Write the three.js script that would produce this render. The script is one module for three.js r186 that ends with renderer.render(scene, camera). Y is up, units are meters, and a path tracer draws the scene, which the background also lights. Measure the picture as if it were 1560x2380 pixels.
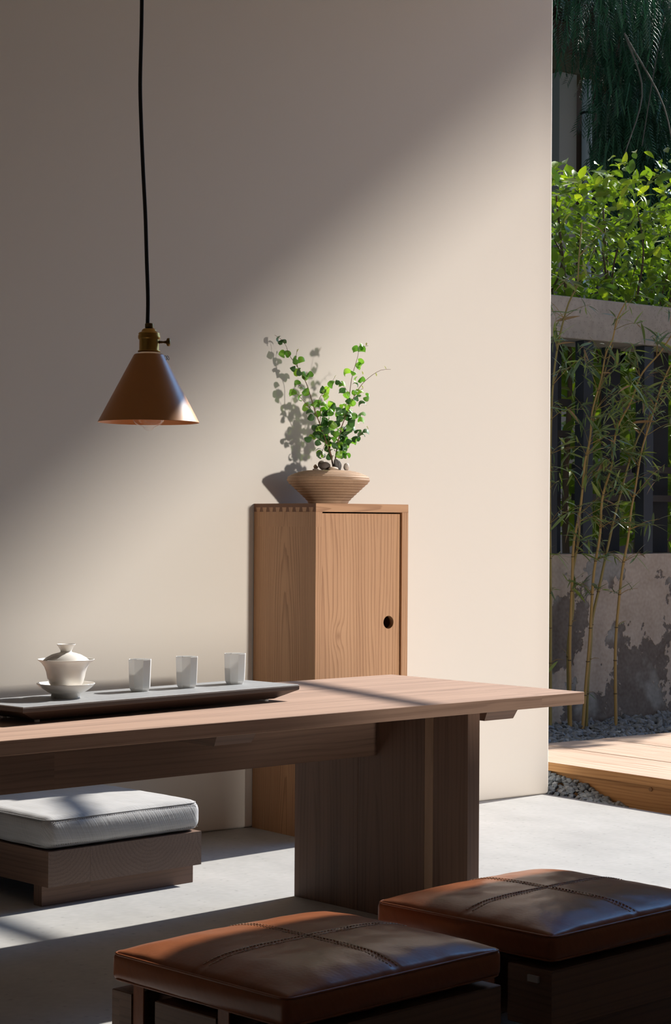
import * as THREE from 'three';
import { RoundedBoxGeometry } from 'three/addons/geometries/RoundedBoxGeometry.js';
import { Sky } from 'three/addons/objects/Sky.js';
import { ImprovedNoise } from 'three/addons/math/ImprovedNoise.js';
import { mergeGeometries, mergeVertices } from 'three/addons/utils/BufferGeometryUtils.js';

// ---------------------------------------------------------------- camera, sky, sun, exposure
const scene = new THREE.Scene();
const V = (x, y, z) => new THREE.Vector3(x, y, z);
const camera = new THREE.PerspectiveCamera(2 * Math.atan(1190 / 4428.19) * 180 / Math.PI, 1560 / 2380, 0.05, 200);
{
  const yaw = 0.6579, pitch = 0.0062, roll = 0.0065;
  const fw = V(Math.sin(yaw) * Math.cos(pitch), Math.sin(pitch), -Math.cos(yaw) * Math.cos(pitch));
  const r = V(Math.cos(yaw), 0, Math.sin(yaw)), up = r.clone().cross(fw);
  camera.position.set(0, 1, 5.132);
  camera.up.copy(up.multiplyScalar(Math.cos(roll)).addScaledVector(r, -Math.sin(roll)));
  camera.lookAt(camera.position.clone().add(fw));
}
const SUN = V(1, 0.735, -0.123).normalize();          // low sun from beyond the end of the wall
const sky = new Sky(); sky.name = 'sky'; sky.scale.setScalar(100);
Object.entries({ turbidity: 6, rayleigh: 0.7, mieCoefficient: 0.006, mieDirectionalG: 0.75, cloudCoverage: 0.7, cloudDensity: 0.6 }).forEach(([k, v]) => { sky.material.uniforms[k].value = v; });
sky.material.uniforms.sunPosition.value.copy(SUN); scene.add(sky);
scene.backgroundIntensity = 0.2;
const sun = new THREE.DirectionalLight(new THREE.Color().setRGB(1, 0.95, 0.87), 8.2);
sun.position.copy(SUN).multiplyScalar(20).add(V(4, 0, 0)); sun.target.position.set(4, 0, 0);
sun.castShadow = true; sun.shadow.radius = 1.2; sun.shadow.mapSize.set(4096, 4096); sun.shadow.bias = -0.0005;
Object.assign(sun.shadow.camera, { left: -9, right: 9, top: 9, bottom: -9, near: 0.5, far: 60 });
scene.add(sun, sun.target);
const renderer = new THREE.WebGLRenderer({ antialias: true });
renderer.toneMapping = THREE.LinearToneMapping;
renderer.toneMappingExposure = 1.0;
renderer.shadowMap.enabled = true;
renderer.shadowMap.type = THREE.PCFSoftShadowMap;

// ---------------------------------------------------------------- helpers
let seed = 12345;
const rnd = () => { seed = (seed * 1664525 + 1013904223) >>> 0; return seed / 4294967296; };
const rr = (a, b) => a + (b - a) * rnd();
const pick = (a) => a[Math.floor(rnd() * a.length)];
const N3 = new ImprovedNoise();
const noise = (x, y, z = 0) => N3.noise(x, y, z);
const fbm = (x, y, z, o = 4) => { let s = 0, a = 0.5; for (let i = 0; i < o; i++) { s += a * noise(x, y, z + i * 7.3); x *= 2.03; y *= 2.03; a *= 0.5; } return s; };
const clamp = (x, a = 0, b = 1) => Math.min(b, Math.max(a, x));
const smooth = (a, b, x) => { const t = clamp((x - a) / (b - a)); return t * t * (3 - 2 * t); };
const mix = (a, b, t) => a + (b - a) * t;
const lin = (c) => c <= 0.0031308 ? c * 12.92 : 1.055 * Math.pow(c, 1 / 2.4) - 0.055;

const used = {};
const numbered = (n) => { const k = used[n] = (used[n] ?? -1) + 1; return k ? n + '_' + String(k).padStart(3, '0') : n; };
function finish(o) { o.traverse((m) => { if (m.isMesh) { m.castShadow = true; m.receiveShadow = true; } }); return o; }
function tag(o, label, category, group, kind) {
  o.userData.label = label; o.userData.category = category;
  if (group) o.userData.group = group; if (kind) o.userData.kind = kind; return o;
}
function mesh(name, geo, mat, parent) {
  const m = new THREE.Mesh(geo, mat); m.castShadow = m.receiveShadow = true;
  if (parent) { m.name = name; parent.add(m); } else { m.name = numbered(name); scene.add(m); }
  return m;
}
function thing(name, pos, rotY, label, category, group) {
  const g = new THREE.Group(); g.name = numbered(name); g.position.set(...pos); g.rotation.y = rotY; scene.add(g);
  return tag(g, label, category, group);
}
function struct(name, geo, mat, label, category) {
  const m = mesh(name, geo, mat); m.userData.kind = 'structure';
  if (label) { m.userData.label = label; m.userData.category = category; } return m;
}
function box(x0, x1, y0, y1, z0, z1, r = 0) {
  const w = x1 - x0, h = y1 - y0, d = z1 - z0;
  const g = r ? new RoundedBoxGeometry(w, h, d, 2, r) : new THREE.BoxGeometry(w, h, d);
  return g.translate((x0 + x1) / 2, (y0 + y1) / 2, (z0 + z1) / 2);
}
// uv in metres: u along the grain axis, v across it
function grainUV(g, grain, L, Wd, ou = 0, ov = 0) {
  if (g.index) g = g.toNonIndexed();
  const p = g.attributes.position, n = g.attributes.normal, uv = new Float32Array(p.count * 2), a = { x: 0, y: 1, z: 2 }[grain];
  for (let i = 0; i < p.count; i += 3) {
    const f = [0, 0, 0];
    for (let k = 0; k < 3; k++) { f[0] += Math.abs(n.getX(i + k)); f[1] += Math.abs(n.getY(i + k)); f[2] += Math.abs(n.getZ(i + k)); }
    const dom = f[0] > f[1] && f[0] > f[2] ? 0 : f[1] > f[2] ? 1 : 2;
    let ua = a, va = 3 - a - dom;
    if (dom === a) { ua = (a + 1) % 3; va = (a + 2) % 3; }
    for (let k = 0; k < 3; k++) {
      const c = [p.getX(i + k), p.getY(i + k), p.getZ(i + k)];
      const su = dom === a ? 0.25 : 1;
      uv[(i + k) * 2] = c[ua] * su / L + ou; uv[(i + k) * 2 + 1] = c[va] / Wd + ov + dom * 0.17;
    }
  }
  g.setAttribute('uv', new THREE.BufferAttribute(uv, 2));
  return g;
}
function tex(w, h, fn, srgb = true, wrap = THREE.RepeatWrapping) {
  const d = new Uint8Array(w * h * 4);
  for (let j = 0; j < h; j++) for (let i = 0; i < w; i++) {
    const c = fn(i / w, j / h), k = (j * w + i) * 4;
    for (let q = 0; q < 3; q++) d[k + q] = clamp(srgb ? lin(clamp(c[q])) : clamp(c[q])) * 255;
    d[k + 3] = 255;
  }
  const t = new THREE.DataTexture(d, w, h, THREE.RGBAFormat);
  t.magFilter = THREE.LinearFilter; t.minFilter = THREE.LinearMipmapLinearFilter; t.generateMipmaps = true;
  t.wrapS = t.wrapT = wrap; if (srgb) t.colorSpace = THREE.SRGBColorSpace; t.needsUpdate = true; return t;
}
// plain-sawn board: the cut through a stack of growth rings, so that arches appear
function woodTex(w, h, L, Wd, s, { light, dark, freq = 90, tilt = 0.05, cx = 0, d0 = 0.03, pore = 0.25, streak = 0.15, knot, ringAmt = 0.55, warp = 1 }) {
  return tex(w, h, (u, v) => {
    let x = (v - 0.5) * Wd - cx, gx = u * L;
    x += warp * 0.012 * noise(gx * 1.3, v * 2, s) + 0.004 * noise(gx * 5, v * 9, s + 3);
    let y = d0 + (gx - L / 2) * tilt + warp * 0.015 * noise(gx * 0.9, 3.1, s + 5);
    let r = Math.hypot(x, y) + 0.0035 * noise(gx * 2.2, v * 14, s + 9);
    if (knot) { const kx = (gx - knot[0]), ky = ((v - 0.5) * Wd - knot[1]); r += 0.02 * Math.exp(-(kx * kx * 0.35 + ky * ky) / (knot[2] * knot[2])); }
    const ph = r * freq + 0.25 * noise(gx * 3, v * 40, s + 2), f = ph - Math.floor(ph);
    const ring = smooth(0.45, 0.95, f) * (1 - smooth(0.95, 1, f));
    const fine = noise(gx * 14, v * Wd * 900, s + 11), fine2 = noise(gx * 5, v * Wd * 260, s + 13);
    let t = ringAmt * ring + streak * fbm(gx * 0.8, v * Wd * 22, s + 17, 3) * 2 + pore * Math.max(0, fine) * 0.9 + 0.16 * fine2;
    if (knot) { const kx = (gx - knot[0]) * 0.6, ky = ((v - 0.5) * Wd - knot[1]); t += 0.5 * Math.exp(-(kx * kx + ky * ky) / 0.00006); }
    t = clamp(t + 0.08);
    return [0, 1, 2].map((q) => mix(light[q], dark[q], t));
  });
}
const std = (o) => new THREE.MeshStandardMaterial(o);
const phys = (o) => new THREE.MeshPhysicalMaterial(o);
const rgb = (r, g, b) => new THREE.Color().setRGB(r, g, b);

// ---------------------------------------------------------------- materials
const OAK = { light: [0.52, 0.285, 0.145], dark: [0.25, 0.11, 0.045] };
const oakA = std({ map: woodTex(1024, 512, 1.1, 0.42, 3, { ...OAK, freq: 120, tilt: 0.038, cx: 0.02, d0: 0.03, warp: 1.3 }), roughness: 0.55 });
const oakB = std({ map: woodTex(1024, 512, 1.1, 0.42, 21, { ...OAK, freq: 85, tilt: 0.05, cx: -0.045, d0: 0.055, warp: 2.4, ringAmt: 0.5, knot: [0.62, 0.05, 0.03] }), roughness: 0.55 });
const oakEnd = std({ color: rgb(0.19, 0.088, 0.046), roughness: 0.7 });
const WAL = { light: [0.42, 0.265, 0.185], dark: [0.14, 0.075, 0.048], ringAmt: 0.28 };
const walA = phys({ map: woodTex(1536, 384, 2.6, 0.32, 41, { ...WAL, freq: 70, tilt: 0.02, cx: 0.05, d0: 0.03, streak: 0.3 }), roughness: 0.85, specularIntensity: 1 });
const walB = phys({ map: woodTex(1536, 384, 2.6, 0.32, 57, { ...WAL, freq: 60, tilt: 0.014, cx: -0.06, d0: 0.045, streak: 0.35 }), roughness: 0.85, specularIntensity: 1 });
const walC = phys({ map: woodTex(1024, 512, 1.0, 0.4, 77, { ...WAL, light: [0.185, 0.104, 0.068], dark: [0.06, 0.031, 0.02], freq: 75, tilt: 0.05, cx: 0.02, d0: 0.02, streak: 0.45 }), roughness: 0.6 });  // walnut copy darkened to put the shade below the tabletop into its colour
const walSap = phys({ map: woodTex(512, 64, 1.0, 0.05, 91, { light: [0.40, 0.25, 0.155], dark: [0.17, 0.095, 0.06], ringAmt: 0.25, freq: 60, tilt: 0.01, cx: 0.05, d0: 0.05, streak: 0.4 }), roughness: 0.6 });
const walEnd = (s, cx) => std({ roughness: 0.6, map: tex(512, 256, (u, v) => {
  const x = u * 0.36 - cx, y = v * 0.09 + 0.03, r = Math.hypot(x, y * 1.2 - 0.16) + 0.004 * noise(u * 9, v * 4, s), ph = r * 85, f = ph - Math.floor(ph);
  const t = clamp(0.22 * smooth(0.3, 1, f) + 0.3 + 0.25 * noise(u * 80, v * 40, s) + 0.2 * fbm(u * 5, v * 3, s, 3));
  return [0, 1, 2].map((q) => 0.46 * mix(WAL.light[q], WAL.dark[q], t)); }) });
const deckMat = [5, 6, 7].map((s) => std({ roughness: 0.75, map: woodTex(1024, 256, 1.6, 0.25, s * 13, { light: [0.60, 0.43, 0.315], dark: [0.36, 0.21, 0.125], freq: 60, tilt: 0.02, cx: 0.03 * (s - 6), d0: 0.04, streak: 0.35, pore: 0.35 }) }));
const deckEdge = std({ roughness: 0.7, map: woodTex(1024, 256, 1.6, 0.25, 151, { light: [0.50, 0.27, 0.10], dark: [0.30, 0.13, 0.04], freq: 90, tilt: 0.03, cx: 0.02, d0: 0.03 }) });

const plaster = std({ color: rgb(0.72, 0.665, 0.59), roughness: 0.92, bumpScale: 0.0012,
  bumpMap: tex(512, 512, (u, v) => { const t = 0.5 + 0.35 * fbm(u * 40, v * 40, 4, 4); return [t, t, t]; }, false) });
plaster.bumpMap.repeat.set(4, 2);
const roomPaint = std({ color: rgb(0.66, 0.595, 0.52), roughness: 0.95 });
const concreteFloor = std({ roughness: 0.62, map: tex(1280, 1280, (u, v) => {
  const x = u * 8, y = v * 7; let t = 0.365 + 0.09 * fbm(x * 1.6, y * 1.6, 1, 4) + 0.07 * fbm(x * 9, y * 4, 2, 4) + 0.03 * noise(x * 55, y * 55, 3);
  const sp = noise(x * 90, y * 90, 8); if (sp > 0.62) t -= 0.12;
  return [t * 1.0, t * 0.985, t * 0.955]; }) });
const weathered = std({ roughness: 0.95, bumpScale: 0.006 });
{
  const patch = (u, v) => { const x = u * 2, y = v * 1; return fbm(x * 3.4, y * 2.8, 31, 6) + 0.30 * (0.60 - v) + 0.10 * noise(x * 14, y * 12, 12) + 0.07 * noise(x * 45, y * 40, 14) + 0.04 * noise(x * 120, y * 110, 15); };
  weathered.map = tex(1024, 512, (u, v) => {
    const x = u * 2, y = v, p = patch(u, v), bare = smooth(0.045, 0.07, p), wash = smooth(0.16, 0.34, fbm(x * 3.3 + 9, y * 3, 41, 4) + 0.1);
    const g = 0.05 * noise(x * 60, y * 60, 3) + 0.09 * fbm(x * 8, y * 8, 6, 4);
    let c = [0.36 + g, 0.315 + g, 0.275 + g];
    const d = [0.125 + g * 0.6, 0.108 + g * 0.6, 0.098 + g * 0.6], w = [0.27 + g, 0.275 + g, 0.27 + g];
    c = c.map((q, i) => mix(q, d[i], bare)); c = c.map((q, i) => mix(q, w[i], wash * bare * 0.75));
    return c; });
  weathered.bumpMap = tex(1024, 320, (u, v) => { const t = 1 - 0.7 * smooth(0.045, 0.07, patch(u, v)) + 0.1 * noise(u * 300, v * 80, 2); return [t, t, t]; }, false);
}
const concreteBeam = std({ roughness: 0.9, map: tex(1024, 256, (u, v) => {
  const x = u * 4; let t = 0.33 + 0.10 * fbm(x * 3, v * 2, 4, 4) + 0.05 * noise(x * 40, v * 14, 5) - 0.14 * smooth(0.15, 0.45, fbm(x * 9, v * 0.8, 9, 3));
  if (noise(x * 150, v * 45, 7) > 0.45) t -= 0.09; return [t, t * 0.93, t * 0.86]; }) });
const slateMat = std({ roughness: 0.5, map: tex(512, 256, (u, v) => {
  let t = 0.30 + 0.07 * fbm(u * 16, v * 5, 2, 4) + 0.03 * noise(u * 150, v * 45, 3); if (noise(u * 60, v * 18, 5) > 0.6) t -= 0.08; return [t * 0.98, t, t * 1.02]; }) });
const trayWood = phys({ color: rgb(0.045, 0.028, 0.022), roughness: 0.45 });
const porcelain = phys({ color: rgb(0.92, 0.88, 0.82), roughness: 0.5, transmission: 0.15, thickness: 0, clearcoat: 0.6, clearcoatRoughness: 0.08 });
const porcelainCup = phys({ color: rgb(0.90, 0.89, 0.87), roughness: 0.5, transmission: 0.3, thickness: 0, clearcoat: 0.6, clearcoatRoughness: 0.1 });
const linen = phys({ roughness: 0.95, sheen: 0.3, bumpScale: 0.0008,
  map: tex(768, 768, (u, v) => { const a = noise(u * 6, v * 420, 3), b = noise(u * 420, v * 6, 5), t = 0.42 + 0.06 * a + 0.07 * b + 0.06 * fbm(u * 5, v * 5, 7, 3); return [t * 0.985, t * 0.975, t * 0.97]; }),
  bumpMap: tex(512, 512, (u, v) => { const t = 0.5 + 0.3 * noise(u * 8, v * 200, 3) + 0.3 * noise(u * 200, v * 8, 5); return [t, t, t]; }, false) });
const linenThread = std({ color: rgb(0.20, 0.185, 0.175), roughness: 0.9 });
const leather = phys({ roughness: 0.28, specularIntensity: 0.5, bumpScale: 0.0008,
  map: tex(512, 512, (u, v) => { const t = 1 + 0.28 * fbm(u * 5, v * 5, 3, 5) + 0.08 * noise(u * 70, v * 70, 4); return [0.255 * t, 0.085 * t, 0.036 * t]; }),
  bumpMap: tex(512, 512, (u, v) => { const t = 0.5 + 0.25 * fbm(u * 9, v * 9, 5, 3) + 0.10 * noise(u * 90, v * 90, 8); return [t, t, t]; }, false) });
const leatherThread = std({ color: rgb(0.72, 0.56, 0.42), roughness: 0.6 });
const brass = std({ color: rgb(0.50, 0.29, 0.075), metalness: 1, roughness: 0.32 });
const brassDark = std({ color: rgb(0.20, 0.13, 0.05), metalness: 1, roughness: 0.4 });
const shadePaint = phys({ color: rgb(0.66, 0.26, 0.065), roughness: 0.42, clearcoat: 0.25, clearcoatRoughness: 0.3, side: THREE.DoubleSide });
const cordMat = std({ color: rgb(0.012, 0.011, 0.01), roughness: 0.8 });
const steel = std({ color: rgb(0.12, 0.12, 0.13), metalness: 0.9, roughness: 0.35 });
const clearGlass = phys({ color: rgb(1, 1, 1), roughness: 0.02, transmission: 1, thickness: 0, ior: 1.5 });
const stoneware = std({ roughness: 0.75, map: tex(512, 256, (u, v) => { const t = 1 + 0.25 * fbm(u * 12, v * 9, 3, 4) + 0.12 * noise(u * 120, v * 60, 4); return [0.36 * t, 0.225 * t, 0.135 * t]; }) });
const leafMat = (r, g, b, tr = 0.45) => phys({ color: rgb(r, g, b), roughness: 0.75, transmission: tr, thickness: 0, clearcoat: 0.5, clearcoatRoughness: 0.25, side: THREE.DoubleSide });
const barkMat = std({ color: rgb(0.10, 0.07, 0.05), roughness: 0.9 });
const twigMat = std({ color: rgb(0.16, 0.085, 0.05), roughness: 0.8 });
const soilMat = std({ color: rgb(0.16, 0.13, 0.10), roughness: 1 });

// ---------------------------------------------------------------- room shell
const XE = 4.98, CEIL = 3.4, ZF = 6.8;
struct('floor', box(-3, 4.965, -0.12, 0, -0.2, ZF), concreteFloor, 'pale grey polished concrete floor of the tea room', 'floor');
{ // floor texture laid in metres over the top face
  const f = scene.getObjectByName('floor'), p = f.geometry.attributes.position, uv = f.geometry.attributes.uv;
  for (let i = 0; i < p.count; i++) uv.setXY(i, (p.getX(i) + 3) / 8, p.getZ(i) / 7);
}
struct('wall_back', box(-3, XE, 0, CEIL, -0.2, 0, 0.009), plaster, 'smooth warm white plaster wall behind the wooden cabinet', 'wall');
struct('ceiling', box(-3.15, 5.13, CEIL, CEIL + 0.15, -0.2, ZF + 0.15), roomPaint, 'plain plastered ceiling over the tea room', 'ceiling');
struct('wall_left', box(-3.15, -3, 0, CEIL, -0.2, ZF), roomPaint, 'plain plastered side wall away from the garden', 'wall');
{ // garden side: a wide opening from the end of the plaster wall to the next pier, closed above
  const z1 = 2.01, top = 3.245;
  const g = mergeGeometries([box(XE, 5.06, -0.12, CEIL, z1, ZF), box(XE, 5.06, top, CEIL, -0.2, z1)]);
  struct('wall_right', g, roomPaint, 'plastered wall on the garden side with a wide doorless opening', 'wall');
}
{ // wall opposite the cabinet, with a three-cornered opening added to shape the lit patch
  const s = new THREE.Shape(); s.moveTo(-3.15, 0); s.lineTo(10, 0); s.lineTo(10, CEIL); s.lineTo(-3.15, CEIL); s.closePath();  // carried on past the room to keep the added light off the garden
  const W = [[3.3, 0.95], [4.12, 0.95], [4.12, 0.62], [4.9, 0.62], [4.9, 2.242]];
  const h = new THREE.Path(); h.moveTo(...W[0]); W.slice(1).forEach((q) => h.lineTo(...q)); h.closePath(); s.holes.push(h);
  struct('wall_front', new THREE.ExtrudeGeometry(s, { depth: 0.15, bevelEnabled: false }).translate(0, 0, ZF), roomPaint, 'plastered wall opposite the cabinet with an added opening that shapes the light', 'wall');
  const p = new THREE.Shape(); p.moveTo(...W[0]); W.slice(1).forEach((q) => p.lineTo(...q)); p.closePath();
  struct('window_1', new THREE.ExtrudeGeometry(p, { depth: 0.006, bevelEnabled: false }).translate(0, 0, ZF + 0.08), clearGlass, 'clear pane of the added light-shaping opening opposite the cabinet', 'window');
}
// unseen house across the lane, and a lamp added to light the plaster wall
{
  const h = thing('neighbour_house', [4.6, 0, 17.2], 0, 'plain rendered house across the lane opposite the added three-cornered opening', 'house');
  mesh('wall', box(-9, 9, -0.1, 7, 0, 0.3), std({ color: rgb(0.22, 0.2, 0.18), roughness: 0.95 }), h);
  const f = thing('added_spotlight', [4.6, 1.6, 16], 0, 'large square light added out of view to brighten the plaster wall', 'added_spotlight');
  mesh('housing', box(-0.36, 0.36, -0.36, 0.36, 0, 0.16, 0.02), steel, f);
  mesh('arm', box(-0.04, 0.04, -0.05, 0.05, 0.15, 1.2), steel, f);
  mesh('lens', box(-0.3, 0.3, -0.3, 0.3, -0.012, 0.004, 0.004), std({ color: rgb(0.5, 0.5, 0.5), emissive: rgb(1, 0.95, 0.88), emissiveIntensity: 4, roughness: 0.4 }), f);
  const l = new THREE.SpotLight(rgb(1, 0.94, 0.87), 640, 40, 0.2, 1, 2);  // unseen source, added to make the diagonal lit patch on the plaster
  l.position.set(4.6, 1.6, 15.6); l.target.position.set(4.2, 0.9, 0); l.castShadow = true; l.shadow.radius = 16; l.shadow.mapSize.set(2048, 2048);
  scene.add(l, l.target);
}

// ---------------------------------------------------------------- ground and garden
struct('ground', box(4.965, 45, -0.4, -0.09, -40, 30), soilMat, 'bare earth under the gravel and deck', 'ground');
struct('wall_garden', (() => { const g = box(4.2, 16, -0.1, 0.86, -1.75, -1.5); const p = g.attributes.position, uv = g.attributes.uv; for (let i = 0; i < p.count; i++) uv.setXY(i, (p.getX(i) - 5.7) / 2, p.getY(i) / 1); return g; })(), weathered, 'low weathered garden wall with peeling plaster behind the bamboo', 'wall');
{
  const g = box(4.2, 16, 1.907, 2.11, -1.8, -1.48, 0.006), p = g.attributes.position, uv = g.attributes.uv;
  for (let i = 0; i < p.count; i++) uv.setXY(i, p.getX(i) / 4, p.getY(i) * 2);
  struct('trim_1', g, concreteBeam, 'grey cast concrete beam capping the dark slat screen', 'beam');
}
{
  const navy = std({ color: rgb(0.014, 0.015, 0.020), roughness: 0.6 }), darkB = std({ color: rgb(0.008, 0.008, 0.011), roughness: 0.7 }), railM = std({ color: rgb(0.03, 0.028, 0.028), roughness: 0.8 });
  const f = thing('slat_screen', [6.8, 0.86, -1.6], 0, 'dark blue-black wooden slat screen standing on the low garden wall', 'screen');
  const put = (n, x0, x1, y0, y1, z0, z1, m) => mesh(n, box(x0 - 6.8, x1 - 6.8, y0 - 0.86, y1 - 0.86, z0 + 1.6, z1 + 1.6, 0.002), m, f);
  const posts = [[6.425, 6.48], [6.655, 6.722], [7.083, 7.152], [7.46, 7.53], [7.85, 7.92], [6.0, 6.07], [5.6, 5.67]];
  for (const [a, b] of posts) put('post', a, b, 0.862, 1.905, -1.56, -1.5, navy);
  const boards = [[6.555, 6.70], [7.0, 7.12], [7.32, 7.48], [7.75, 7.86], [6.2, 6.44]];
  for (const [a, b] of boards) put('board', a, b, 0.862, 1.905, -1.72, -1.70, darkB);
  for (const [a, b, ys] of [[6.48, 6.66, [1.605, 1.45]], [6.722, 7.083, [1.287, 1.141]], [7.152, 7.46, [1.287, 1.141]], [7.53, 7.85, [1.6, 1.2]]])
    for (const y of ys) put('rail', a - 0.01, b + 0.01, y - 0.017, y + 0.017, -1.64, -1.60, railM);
}
{ // deck
  const d = thing('deck', [5.9, 0, 1.4], 0, 'low timber deck of wide sunlit boards beside the concrete floor', 'deck');
  const xs = [5.075, 5.268, 5.455, 5.685, 5.822, 6.05, 6.28, 6.51, 6.74, 6.97, 7.2, 7.43, 7.66, 7.89];
  for (let i = 0; i + 1 < xs.length; i++) {
    const g = grainUV(box(xs[i] + 0.0015 - 5.9, xs[i + 1] - 0.0015 - 5.9, 0.068 + (i % 3) * 0.0006, 0.1 - (i % 2) * 0.001, -0.555 - 1.4 - (i % 3) * 0.002, 2.6, i ? 0.003 : 0), 'z', 1.6, 0.25, rnd(), rnd());
    mesh('plank', g, i ? deckMat[i % 3] : [deckEdge, deckEdge, deckMat[1], deckEdge, deckEdge, deckEdge], d);
  }
  mesh('fascia', grainUV(box(5.1 - 5.9, 5.13 - 5.9, -0.09, 0.068, -0.53 - 1.4, 2.58), 'z', 1.6, 0.25, 0.1, 0.2), deckEdge, d);
  mesh('rear_fascia', grainUV(box(5.13 - 5.9, 1.95, -0.09, 0.068, -0.53 - 1.4, -0.5 - 1.4), 'x', 1.6, 0.25, 0.4, 0.2), deckEdge, d);
  mesh('screw_plug', new THREE.CylinderGeometry(0.008, 0.008, 0.004, 16).rotateZ(Math.PI / 2).translate(5.0985 - 5.9, 0.052, 0.40 - 1.4), std({ color: rgb(0.3, 0.16, 0.07), roughness: 0.8 }), d);
}
{ // gravel
  const stoneMats = [[0.20, 0.225, 0.245], [0.15, 0.175, 0.195], [0.27, 0.29, 0.30], [0.12, 0.14, 0.165]].map((c) => std({ color: rgb(...c), roughness: 0.75 }));
  const geos = [0, 1, 2, 3].map((k) => { const g = new THREE.IcosahedronGeometry(1, 1), p = g.attributes.position; for (let i = 0; i < p.count; i++) { const x = p.getX(i), y = p.getY(i), z = p.getZ(i), s = 1 + 0.42 * noise(x * 1.3 + k * 5, y * 1.3, z * 1.3 + k); p.setXYZ(i, x * s * 1.15, y * s * 0.72, z * s * 0.9); } g.computeVertexNormals(); return g; });
  const bed = new THREE.Group(); bed.name = 'gravel_bed'; bed.userData = { kind: 'structure', label: 'bed of blue-grey crushed stone around the timber deck', category: 'gravel' }; scene.add(bed);
  mesh('base_layer', mergeGeometries([box(4.966, 5.099, -0.09, -0.045, -0.5, 1.9), box(4.966, 16, -0.09, 0.02, -1.5, -0.545)]), soilMat, bed);
  const topY = (z) => z < 0.045 ? mix(0.064, 0.046, clamp((z + 0.11) / 0.155)) : mix(0.046, -0.034, clamp((z - 0.045) / 0.30));
  for (let i = 0; i < 300; i++) {       // the strip between floor and deck
    const z = -0.3 + 0.75 * rnd(), x = rr(4.975, 5.092), s = rr(0.0085, 0.0155), e = (x - 4.97) / 0.12;
    const m = mesh('stone', geos[i % 4], pick(stoneMats), bed); m.scale.set(s, s, s); m.rotation.set(rr(-0.6, 0.6), rr(0, 6.28), rr(-0.6, 0.6));
    m.position.set(x, topY(z) * mix(0.1, 1, clamp(e * 1.15)) - 0.006 - rr(0, 0.008), z);
  }
  const n = 5200, im = new THREE.InstancedMesh(geos[0], std({ color: 0xffffff, roughness: 0.75 }), n), M = new THREE.Matrix4(), q = new THREE.Quaternion(), e = new THREE.Euler();
  for (let i = 0; i < n; i++) {
    const s = rr(0.010, 0.02), z = rr(-1.49, -0.55), x = rr(5.2, 8.6);
    M.compose(V(x, 0.025 + 0.02 * noise(x * 3, z * 3) + rr(-0.006, 0.012) + (z < -1.3 ? 0.01 : 0), z), q.setFromEuler(e.set(rr(-0.7, 0.7), rr(0, 6.28), rr(-0.7, 0.7))), V(s * rr(0.8, 1.5), s * rr(0.5, 0.9), s));
    im.setMatrixAt(i, M); const c = rr(0.7, 1.35); im.setColorAt(i, rgb(0.165 * c, 0.185 * c, 0.205 * c));
  }
  im.name = 'gravel_stones'; im.userData.kind = 'stuff'; im.castShadow = im.receiveShadow = true; bed.add(im);
}
// ---------------------------------------------------------------- plants in the garden
// a pointed oval blade, folded a little along its midrib and bent along its length
function bladeGeo(len, wid, bend = 0.25, fold = 0.3, n = 5, pow = 0.8) {
  const pos = [], idx = [], uv = [];
  for (let i = 0; i <= n; i++) {
    const t = i / n, w = wid / 2 * Math.pow(Math.sin(Math.PI * Math.pow(t, pow)), 0.85) + 0.0006, y = -bend * len * t * t, z = t * len;
    pos.push(-w, y + fold * w, z, 0, y, z, w, y + fold * w, z); uv.push(0, t, 0.5, t, 1, t);
    if (i < n) { const k = i * 3; idx.push(k, k + 3, k + 1, k + 1, k + 3, k + 4, k + 1, k + 4, k + 2, k + 2, k + 4, k + 5); }
  }
  const g = new THREE.BufferGeometry(); g.setAttribute('position', new THREE.Float32BufferAttribute(pos, 3)); g.setAttribute('uv', new THREE.Float32BufferAttribute(uv, 2)); g.setIndex(idx); g.computeVertexNormals(); return g;
}
const tube = (pts, r, seg = 6, n = 0) => new THREE.TubeGeometry(new THREE.CatmullRomCurve3(pts.map((p) => V(...p))), n || Math.max(4, pts.length * 4), r, seg, false);
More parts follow.
